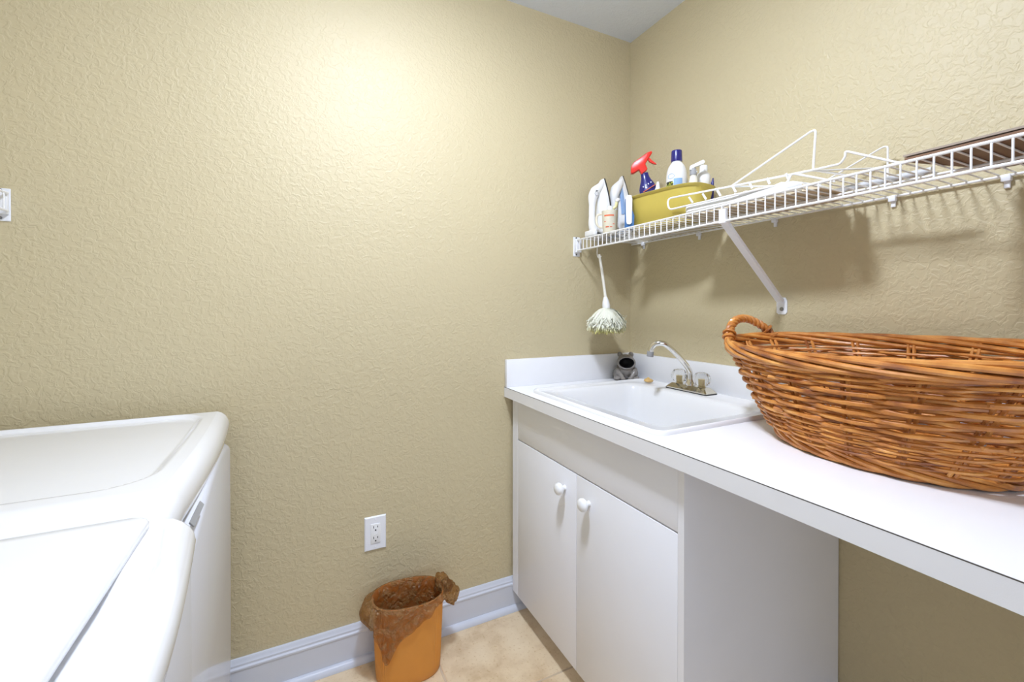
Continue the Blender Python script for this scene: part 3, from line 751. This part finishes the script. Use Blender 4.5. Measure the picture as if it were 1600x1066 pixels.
for k in range(1300):
    an = rnd.random() * 2 * PI; spread = math.sqrt(rnd.random()); L = .064 + .050 * rnd.random() ** .7
    tip_r = .020 + .062 * spread; wd = .0012 + .0022 * rnd.random(); ctr = Vector((-.229, -.115, 1.214)); dirv = Vector((math.cos(an), math.sin(an), 0)); sd = Vector((-dirv.y, dirv.x, 0))
    L *= (1.0 - .18 * spread ** 2); curl = rnd.uniform(-.6, 1.2) * spread; an2 = rnd.uniform(-.5, .5)
    pts = []
    for i in range(7):
        q = i / 6; r = .006 + (tip_r - .006) * (q ** (.62 if spread > .5 else .9)); z = -L * q ** 1.15 + curl * .020 * max(0, q - .72) / .28
        pts.append(ctr + dirv * r + Vector((0, 0, z)) + sd * (.007 * math.sin(q * 5 + k) * q + an2 * .04 * q * q))
    v = []
    for i, p in enumerate(pts):
        w = wd * (.35 + 1.0 * math.sin(PI * min(1, i / 6 * .85 + .1)))
        v += [p - sd * w + Vector((0, 0, .002 * ((i + k) % 2))), p + dirv * .0015, p + sd * w - Vector((0, 0, .002 * ((i + k) % 2)))]
    fs = []
    for i in range(6):
        fs += [(3 * i, 3 * i + 1, 3 * i + 4, 3 * i + 3), (3 * i + 1, 3 * i + 2, 3 * i + 5, 3 * i + 4)]
    fe.add(v, fs)
part('feathers', fe, M['feather'], du, 'soft cream fluff with yellow-green tips', sharp=180, kind='stuff')

# ------------------------------------------------------------------ things on the shelf
ZD = ZS + .0033      # top of the deck wires
RD = Vector((.785, -.62, 0)); BD = Vector((.62, .785, 0))       # across and away, seen from the room
def iron(tip, H, accent, label, turn=0.0):
    x0, y0 = tip; rt = root('steam_iron', (x0 - .035, y0, ZD), label, 'iron', 'steam irons on the wire shelf')
    def hw(z):
        t = max(0, (z / H - .22) / .78); return .047 * max(0.0, 1 - t ** 1.9) * (1 if z / H > .06 else .9 + z / H * 1.6)
    def outline(d, sc, zs, n=18):
        L = [];
        for i in range(n + 1):
            z = H * (1 - zs) * .5 * 0 + H * zs * i / n; L.append((x0 - d, y0 + hw(z / zs) * sc, ZD + z))
        return L + [(x0 - d, y0 - hw(H * i / n) * sc - (.0004 if i == n else 0), ZD + H * zs * i / n) for i in range(n, -1, -1)]
    part('sole_plate', MB().loops([outline(0, .97, 1), outline(.002, 1, 1), outline(.007, 1, 1)]), M['lead'], rt, 'dark metal sole plate')
    part('housing', MB().loops([outline(.0072, .985, .994), outline(.016, .97, .985), outline(.026, .86, .955), outline(.036, .62, .90), outline(.041, .38, .84)]), M['ivory'], rt, sharp=50)
    pth = [(-.012, .93), (-.030, .84), (-.052, .755), (-.064, .66), (-.068, .52), (-.069, .34), (-.066, .18), (-.050, .075), (-.025, .05)]
    rr = [.008, .017, .022, .020, .0135, .0130, .0165, .021, .020]
    P = bez([(x0 + a, y0, ZD + H * b) for a, b in pth], 5); R = []
    for i in range(len(rr) - 1):
        for k in range(5): R.append(rr[i] + (rr[i + 1] - rr[i]) * k / 5)
    R.append(rr[-1]); P[-1].z = max(P[-1].z, ZD + .021)
    part('handle', MB().tube(P, R, 14), M['ivory'], rt, 'arched handle', sharp=60)
    part('heel_rest', MB().box((x0 - .083, y0 - .034, ZD + .0003), (x0 - .009, y0 + .034, ZD + .026), .006, 3), M[accent[0]], rt)
    if accent[1]:
        w = MB(); L = [(z, hw(H * z) * .74) for z in (.36, .45, .5, .6, .7, .8, .86)]
        ring = [(x0 - .0285 + .010 * (z - .42), y0 + q, ZD + H * z) for z, q in L] + [(x0 - .0285 + .010 * (z - .42), y0 - q, ZD + H * z) for z, q in reversed(L)]
        ring = []
        for sgn, LL in ((1, L), (-1, list(reversed(L)))):
            for z, q in LL: ring.append((x0 - .029, y0 + sgn * q, ZD + H * z))
        w.loops([ring, [(p[0] - .011, y0 + (p[1] - y0) * .86, p[2]) for p in ring]])
        part('water_window', w, M[accent[1]], rt, 'pale blue water tank window', sharp=30)
    else:
        e = MB(); c = Vector((x0 - .060, y0 - .0215, ZD + H * .70)); e.tube([c + Vector((.009 * math.cos(a), .0004, .009 * math.sin(a))) for a in [2 * PI * k / 24 for k in range(24)]], .0008, 5, closed=True)
        e.box((c.x - .005, c.y - .0006, c.z + .011), (c.x + .006, c.y + .001, c.z + .0145))
        part('emblem', e, M['grey'], rt, 'round grey emblem')
        cd = bez([(x0 - .07, y0 - .036, ZD + .010), (x0 - .05, y0 - .05, ZD + .006), (x0 - .02, y0 - .058, ZD + .0045), (x0 + .012, y0 - .075, ZD + .0045), (x0 + .03, y0 - .10, ZD + .0045), (x0 + .05, y0 - .07, ZD + .0045)], 6)
        part('power_cord', MB().tube(cd, .0036, 8), M['dark'], rt, 'black power cord')
    rt.rotation_euler.z = math.radians(turn); c_, s_ = math.cos(math.radians(turn)), math.sin(math.radians(turn))
    rt.location.x += .035 * (1 - c_); rt.location.y -= .035 * s_
    return rt
iron((-.222, -.097), .250, ('ivory', None), 'white steam iron standing nearest the wall corner on the shelf')
iron((-.128, -.102), .272, ('blue', 'pale_blue'), 'white steam iron with pale blue panel behind the first iron', 14)

# measuring cup
cpx, cpy = -.268, -.184
cu = root('measuring_cup', (cpx, cpy, ZD), 'cloudy plastic measuring cup with red markings in front of the irons', 'cup')
def cring(r, z): return [(cpx + r * math.cos(a), cpy + r * math.sin(a), ZD + z) for a in [2 * PI * k / 36 for k in range(36)]]
part('cup_body', MB().loops([cring(.0255, .0003), cring(.027, .003), cring(.0315, .088), cring(.0325, .0905), cring(.0305, .0905), cring(.0260, .005)]), M['cup'], cu, sharp=50)
ca = math.atan2(-1.4, -1.13)
def patch(cx, cy, rfun, a0, a1, z0, z1, n=10):
    v = []; 
    for z in (z0, z1):
        for i in range(n + 1):
            a = a0 + (a1 - a0) * i / n; r = rfun(z); v.append((cx + r * math.cos(a), cy + r * math.sin(a), z))
    out = MB().add(v, [(i, i + 1, n + 2 + i, n + 1 + i) for i in range(n)])
    m = len(out.v); out.add([(cx + (p[0] - cx) * .985, cy + (p[1] - cy) * .985, p[2]) for p in v], [(i, n + 1 + i, n + 2 + i, i + 1) for i in range(n)]); return out
rcup = lambda z: .0270 + (z - ZD) / .09 * .0047 + .0003
pm = MB()
for z0, z1, a0, a1 in ((.066, .072, -.75, .55), (.022, .027, -.6, -.1), (.022, .0255, .0, .35), (.044, .047, -.8, -.55), (.034, .0365, .4, .7)):
    q = patch(cpx, cpy, rcup, ca + a0, ca + a1, ZD + z0, ZD + z1); pm.add(q.v, q.f)
part('red_marking', pm, M['cup_red'], cu)
hdl = [Vector((cpx, cpy, ZD)) - RD * d + Vector((0, 0, z)) for d, z in ((.030, .080), (.046, .078), (.052, .066), (.051, .044), (.042, .030), (.028, .027))]
part('cup_handle', MB().tube(bez(hdl, 5), .0042, 8), M['cup'], cu)
# little pump spray standing in the cup
sq = root('spray_bottle', (cpx + .004, cpy - .002, ZD + .006), 'tiny white bottle with pale yellow spout leaning in the measuring cup', 'bottle')
ax0 = Vector((cpx - .004, cpy + .004, ZD + .0075)); ax1 = Vector((cpx - .001, cpy - .004, ZD + .084)); ax1b = ax1 + Vector((0, 0, .020))
part('bottle_body', MB().tube([ax0, ax0 + (ax1 - ax0) * .8, ax1, ax1 + Vector((0, 0, .004))], [.0125, .0135, .012, .008], 14), M['ivory_dull'], sq)
part('bottle_cap', MB().tube([ax1 + Vector((0, 0, .002)), ax1 + Vector((0, 0, .024)), ax1 + Vector((0, 0, .027))], [.0125, .0115, .006], 14), M['ivory'], sq)
part('bottle_spout', MB().tube([ax1 + RD * .006 + Vector((0, 0, .010)), ax1 + RD * .022 + Vector((0, 0, .024)), ax1 + RD * .026 + Vector((0, 0, .044))], [.006, .0062, .0055], 10), M['pale_yellow'], sq)
part('spout_cap', MB().tube([ax1 + RD * .0235 + Vector((0, 0, .044)), ax1 + RD * .034 + Vector((0, 0, .053))], [.0082, .0078], 12), M['ivory'], sq)

# scrub brush
sbx, sby = -.263, -.292
sb = root('scrub_brush', (sbx, sby, ZD), 'blue scrub brush with a white handle upright beside the yellow tub', 'brush')
SM = Matrix.Translation((sbx, sby, 0)) @ Matrix.Rotation(math.atan2(-.62, .785), 4, 'Z')
part('brush_block', MB().prism([(-.017, .0003), (.016, .0003), (.018, .05), (.010, .075), (-.010, .115), (-.015, .115), (-.016, .05)], 'y', -.010, .012).xf(Matrix.Translation((0, 0, ZD))).xf(SM), M['blue'], sb)
part('brush_handle', MB().loops([[Vector((x, y, z + ZD)) for x, y, z in [(-.0115 * k, -.0165, .028), (-.0085 * k, -.0165, .020), (.002 * k, -.0165, .018), (.0085 * k, -.0165, .024), (.009 * k, -.0165, .06), (.0105 * k, -.0165, .112), (.007 * k, -.0165, .126), (-.009 * k, -.0165, .128), (-.013 * k, -.0165, .115), (-.0125 * k, -.0165, .06)]] if k == 1 else
    [Vector((x, y, z + ZD)) for x, y, z in [(-.0115, -.0102, .028), (-.0085, -.0102, .020), (.002, -.0102, .018), (.0085, -.0102, .024), (.009, -.0102, .06), (.0105, -.0102, .112), (.007, -.0102, .126), (-.009, -.0102, .128), (-.013, -.0102, .115), (-.0125, -.0102, .06)]] for k in (1, 2)]).xf(SM), M['ivory'], sb, 'flat white handle')

# yellow tub
TX, TY, TR = -.165, -.392, math.radians(8)
tb = root('storage_tub', (TX, TY, ZD), 'translucent mustard yellow tub holding cleaning bottles on the shelf', 'tub')
def tpt(th, t, off=0., dz=0.):
    a = .062 + .020 * t + off; b = .132 + .020 * t + off; e = .62
    c, s = math.cos(th), math.sin(th); x = a * math.copysign(abs(c) ** e, c); y = b * math.copysign(abs(s) ** e, s)
    return (TX + math.cos(TR) * x - math.sin(TR) * y, TY + math.sin(TR) * x + math.cos(TR) * y, ZD + .0003 + .122 * t + dz)
TT = [2 * PI * k / 96 for k in range(96)]
rg = [[tpt(th, t, o, d) for th in TT] for t, o, d in ((0, -.004, 0), (.02, 0, 0), (.25, 0, 0), (.27, .0015, 0), (.6, .001, 0), (.93, .002, 0), (.95, .006, 0), (1.0, .009, 0), (1.0, .006, .002), (1.0, -.002, 0), (.5, -.0025, 0), (.03, -.003, 0))]
part('tub_body', MB().loops(rg), M['yellow'], tb, sharp=50)
ins = TT
# red-headed trigger spray
nk = Vector((-.166, -.268, 1.741)); ax = (Vector((-.135, -.305, ZD + .012)) - nk).normalized()
sr = root('spray_bottle', (-.135, -.305, ZD + .004), 'dark blue spray bottle with a bright red trigger head in the yellow tub', 'bottle')
def frame(o, d):       # local z = -d (up), x = across the picture
    zz = -d; xx = (RD - zz * RD.dot(zz)).normalized(); yy = zz.cross(xx)
    return Matrix(((xx.x, yy.x, zz.x, o.x), (xx.y, yy.y, zz.y, o.y), (xx.z, yy.z, zz.z, o.z), (0, 0, 0, 1)))
FN = frame(nk, ax); Lb = (Vector((-.135, -.305, ZD + .012)) - nk).length
part('bottle_body', MB().lathe([(.002, -Lb), (.030, -Lb + .001), (.033, -Lb + .006), (.034, -.13), (.033, -.10), (.034, -.075), (.033, -.062), (.027, -.045), (.020, -.030), (.016, -.018), (.0145, -.006), (.0145, 0), (.002, .0005)], 32, FN, 1, .62), M['navy'], sr, sharp=60)
lb = MB()
for i in range(4): lb.box((-.020 + i * .0105, -.0225, -.060 + .0035 * i), (-.0165 + i * .0105, -.0205, -.055 + .0035 * i))
part('white_dots', lb.xf(FN), M['white_print'], sr)
part('label_stripe', MB().prism([(-.022, -.079), (.026, -.062), (.026, -.059), (-.022, -.076)], 'y', -.0232, -.0210).xf(FN), M['cup_red'], sr)
k_ = .000332
poly = [(500, 300), (502, 225), (528, 178), (690, 66), (738, 56), (742, 72), (702, 132), (662, 200), (690, 262), (625, 322), (592, 262), (532, 302)]
HM = Matrix(((RD.x, BD.x, 0, nk.x), (RD.y, BD.y, 0, nk.y), (0, 0, 1, nk.z), (0, 0, 0, 1)))
bm = bmesh.new(); vs_ = [bm.verts.new(((x - 655) * k_, -.0115, (305 - y) * k_)) for x, y in poly]; fc_ = bm.faces.new(vs_)
ex = bmesh.ops.extrude_face_region(bm, geom=[fc_]); bmesh.ops.translate(bm, verts=[v for v in ex['geom'] if isinstance(v, bmesh.types.BMVert)], vec=(0, .023, 0))
bmesh.ops.recalc_face_normals(bm, faces=bm.faces[:]); bmesh.ops.bevel(bm, geom=bm.edges[:], offset=.0025, segments=2, affect='EDGES', profile=.5)
part('trigger_head', MB().bm(bm).xf(HM), M['red'], sr, 'bright red sprayer head', sharp=45)
part('trigger', MB().prism([((x - 655) * k_, (305 - y) * k_) for x, y in ((690, 140), (712, 128), (740, 160), (792, 207), (762, 204), (715, 178))], 'y', -.0055, .0055).xf(HM), M['red'], sr)

def bottle(name, label, cat, x, y, z0, prof, m, top=None, tilt=(0, 0), n=24, sx=1, sy=1, grp=None):
    rt = root(name, (x, y, z0), label, cat, grp)
    X = Matrix.Translation((x, y, z0)) @ Matrix.Rotation(tilt[0], 4, 'X') @ Matrix.Rotation(tilt[1], 4, 'Y')
    part('bottle_body', MB().lathe(prof, n, X, sx, sy), m, rt, sharp=50)
    for nm, pr, mm in top or []: part(nm, MB().lathe(pr, n, X), mm, rt, sharp=50)
    return rt, X
TZ = ZD + .005
# starch can
kx, ky = -.150, -.416
cn, X = bottle('starch_bottle', 'white rounded laundry starch bottle with a navy cap in the yellow tub', 'bottle', kx, ky, TZ,
    [(.002, 0), (.033, .001), (.036, .006), (.0365, .16), (.036, .178), (.0335, .197), (.0285, .212), (.022, .222), (.0175, .228), (.0165, .234), (.002, .235)], M['ivory'],
    [('cap', [(.0195, .231), (.0195, .236), (.0185, .268), (.0175, .271), (.002, .2715)], M['navy'])])
pa = math.atan2(-1.17, -1.25)
rr_ = lambda z: .0368
def onc(mb):   # wraps a flat mesh (x across, y up) round the bottle
    return MB().add([(kx + (.0370 + p[2]) * math.cos(pa + p[0] / .037), ky + (.0370 + p[2]) * math.sin(pa + p[0] / .037), p[1]) for p in mb.v], mb.f)
def prm(mb, ox, oy, dep): return MB().add([(p[0] + ox, p[1] + oy, p[2] + dep) for p in mb.v], mb.f)
def disc(rx, ry, n=28): return MB().add([(rx * math.cos(2 * PI * k / n), ry * math.sin(2 * PI * k / n), 0) for k in range(n)], [tuple(range(n))])
g = patch(kx, ky, rr_, pa - .28, pa + .55, 1.652, 1.676); part('blue_panel', g, M['sky_print'], cn)
part('badge', onc(MB().tube([(-.020 + .0125 * math.cos(a), 1.686 + .0085 * math.sin(a), 0) for a in [2 * PI * k / 30 for k in range(30)]], .0007, 5, closed=True)), M['sky_print'], cn)
g = patch(kx, ky, lambda z: .0371, pa - 1.18, pa - .36, 1.642, 1.668); part('black_patch', g, M['black_print'], cn)
tx_ = onc(prm(text_mesh('640', .025), -.0285, 1.655, .0003)); part('lettering', tx_, M['lime'], cn, 'lime green lettering', smooth=False)
# small white nozzle bottle
bottle('nozzle_bottle', 'little white cone-tipped bottle between the blue spray and the starch bottle', 'bottle', -.172, -.346, TZ,
    [(.002, 0), (.017, .001), (.018, .005), (.018, .105), (.014, .122), (.0105, .128), (.0105, .138), (.002, .1385)], M['pale_blue'],
    [('cone_tip', [(.0105, .136), (.0105, .147), (.008, .151), (.0045, .172), (.0035, .174), (.0005, .1745)], M['ivory'])])
# small white trigger spray
w1, X1 = bottle('spray_bottle', 'small white spray bottle with a flat lever nozzle right of the starch bottle', 'bottle', -.172, -.510, TZ - .004,
    [(.002, 0), (.0165, .001), (.0175, .005), (.0175, .10), (.016, .125), (.012, .148), (.010, .155), (.010, .160), (.002, .1605)], M['ivory_dull'],
    [('collar', [(.0115, .158), (.0115, .172), (.0095, .174), (.0095, .181), (.001, .182)], M['grey'])])
part('nozzle_lever', MB().prism([(-.012, .176), (-.0105, .190), (.030, .208), (.036, .203), (.034, .196), (.0, .184), (.012, .168), (.006, .166), (-.004, .178)], 'y', -.007, .007).xf(Matrix(((RD.x, BD.x, 0, -.172), (RD.y, BD.y, 0, -.510), (0, 0, 1, TZ - .004), (0, 0, 0, 1)))), M['ivory'], w1)
# ribbed white bottle
bottle('ribbed_bottle', 'plain white bottle with ribbed neck leaning in the right end of the tub', 'bottle', -.113, -.494, TZ,
    [(.002, 0), (.022, .001), (.0235, .005), (.0235, .112), (.022, .114), (.0235, .118), (.022, .121), (.0235, .125), (.022, .128), (.0235, .132), (.0235, .16), (.020, .170), (.0135, .176), (.002, .1765)], M['ivory'],
    [('cap', [(.013, .174), (.013, .196), (.012, .199), (.002, .1995)], M['ivory'])], tilt=(.03, .02))
# thin navy pen-like wand
wnd = root('bottle_wand', (-.092, -.508, TZ), 'slim navy blue pointed wand at the right corner of the yellow tub', 'wand')
part('wand_body', MB().tube([(-.098, -.524, ZD + .0008), (-.094, -.523, TZ + .10), (-.091, -.522, TZ + .137), (-.090, -.523, TZ + .152)], [.005, .0055, .005, .002], 10), M['navy'], wnd)

# wire ironing-board hanger with plastic tray lying on the shelf
rk = root('hanger_rack', (-.21, -.75, ZD), 'white bent-wire ironing board hanger with plastic tray lying on the shelf', 'rack')
WR = .0029
loop = fillet([(-.20, -.967, 1.526), (-.235, -.880, 1.566), (-.245, -.878, 1.539), (-.265, -.722, 1.539), (-.275, -.503, 1.541), (-.268, -.487, 1.566), (-.262, -.487, 1.584), (-.235, -.699, 1.575), (-.20, -.915, 1.569), (-.2, -.965, 1.567), (-.2, -.978, 1.566), (-.2, -.990, 1.582), (-.2, -.988, 1.595), (-.2, -1.103, 1.530)], .012, 4)
part('loop_wire', MB().tube(loop, WR, 8), M['wire'], rk)
part('upright_wire', MB().tube(fillet([(-.235, -.705, 1.575), (-.2, -.911, 1.671), (-.2, -.921, 1.669), (-.2, -.915, 1.569), (-.17, -.994, 1.535)], .006, 4), WR, 8), M['wire'], rk, 'tall triangular wire')
part('upright_wire', MB().tube(fillet([(-.05, -.846, 1.566), (-.04, -.996, 1.628), (-.04, -1.006, 1.626), (-.04, -1.006, 1.569), (-.07, -1.02, 1.514)], .006, 4), .0024, 8), M['wire'], rk)
part('cross_wire', MB().tube([(-.235, -.705, 1.573), (-.05, -.846, 1.566)], .0024, 8), M['wire'], rk)
part('cross_wire', MB().tube([(-.2, -.915, 1.567), (-.04, -1.004, 1.572)], .0024, 8), M['wire'], rk)
def tray_ring(y, k, lift=0):
    t = (-y - .53) / .38; xf = -.266 + .018 * t; xb = -.045; xm = (xf + xb) / 2; hwid = (xb - xf) / 2 * k
    zb = ZD + .0045; zt = ZD + .012 + .024 * k + lift
    return [(xm - hwid * .86, y, zb), (xm - hwid, y, zb + .010), (xm - hwid, y, zt - .004), (xm - hwid + .004, y, zt), (xm, y, zt + .004), (xm + hwid - .004, y, zt), (xm + hwid, y, zt - .004), (xm + hwid, y, zb + .010), (xm + hwid * .86, y, zb)]
tr_r = []; n_ = 44
for i in range(n_ + 1):
    u = i / n_; y = -.528 - .385 * u; e = min(u, 1 - u) / .11; k = math.sqrt(max(.02, 1 - max(0, 1 - e) ** 2))
    tr_r.append(tray_ring(y, k, .0018 * math.sin(i * 1.7)))
part('plastic_tray', MB().loops(tr_r), M['ivory'], rk, 'glossy white plastic tray', sharp=50)
part('tray_base', MB().prism([(-.262, -.535), (-.05, -.535), (-.05, -.905), (-.246, -.905)], 'z', ZD + .0003, ZD + .0043), M['tan'], rk, 'tan underside of the tray')
part('tray_tail', MB().loops([[(-.245, -.9135, ZD + .001), (-.245, -.9135, ZD + .020), (-.05, -.9135, ZD + .024), (-.05, -.9135, ZD + .001)], [(-.232, -.958, ZD + .0005), (-.232, -.958, ZD + .003), (-.06, -.945, ZD + .003), (-.06, -.945, ZD + .0005)]]), M['tan'], rk, sharp=20)
for i in range(7):
    y = -.56 - i * .05; t = (-y - .53) / .38
    part('clip_peg', MB().tube([(-.251 + .030 * t, y, 1.5745 - .003 * t), (-.238 + .022 * t, y - .004, 1.556)], .0034, 8), M['bracket'], rk)

# grey tube, brown board, small white piece
tu = MB().tube([(-.145, -.962, ZD + .0078), (-.145, -1.132, ZD + .0078)], .0074, 20); tu.tube([(-.145, -.930, ZD + .0078), (-.145, -.962, ZD + .0078)], .0055, 20)
tu = part('grey_tube', tu, M['tube'], None); tag(tu, 'grey rolled tube lying along the shelf behind the wire rack', 'tube')
bd = root('brown_board', (-.18, -1.45, ZD), 'flat brown board lying on the right end of the wire shelf', 'board')
part('board_base', MB().prism([(-.292, -1.142), (-.06, -1.205), (-.06, -1.70), (-.292, -1.70)], 'z', ZD + .0003, ZD + .0085), M['brown_board'], bd, 'dark mottled brown underside')
part('board_top', MB().prism([(-.294, -1.140), (-.058, -1.203), (-.058, -1.702), (-.294, -1.702)], 'z', ZD + .0105, ZD + .0145), M['board_edge'], bd)
part('board_gap', MB().prism([(-.289, -1.145), (-.063, -1.208), (-.063, -1.697), (-.289, -1.697)], 'z', ZD + .0083, ZD + .0107), M['dark'], bd)
pz = ZD + .0148
wp = root('plastic_piece', (-.235, -1.315, pz), 'small white two-pronged plastic piece standing on the brown board', 'plastic piece')
part('piece_base', MB().lathe([(.024, 0), (.0245, .004), (.021, .010), (.015, .0135), (.002, .014)], 24, Matrix.Translation((-.235, -1.315, pz))), M['ivory'], wp)
for d in (-.006, .010): part('prong', MB().tube([(-.235 + .785 * d, -1.315 - .62 * d, pz + .012), (-.235 + .785 * d, -1.315 - .62 * d, pz + .030)], .0038, 12), M['ivory'], wp)
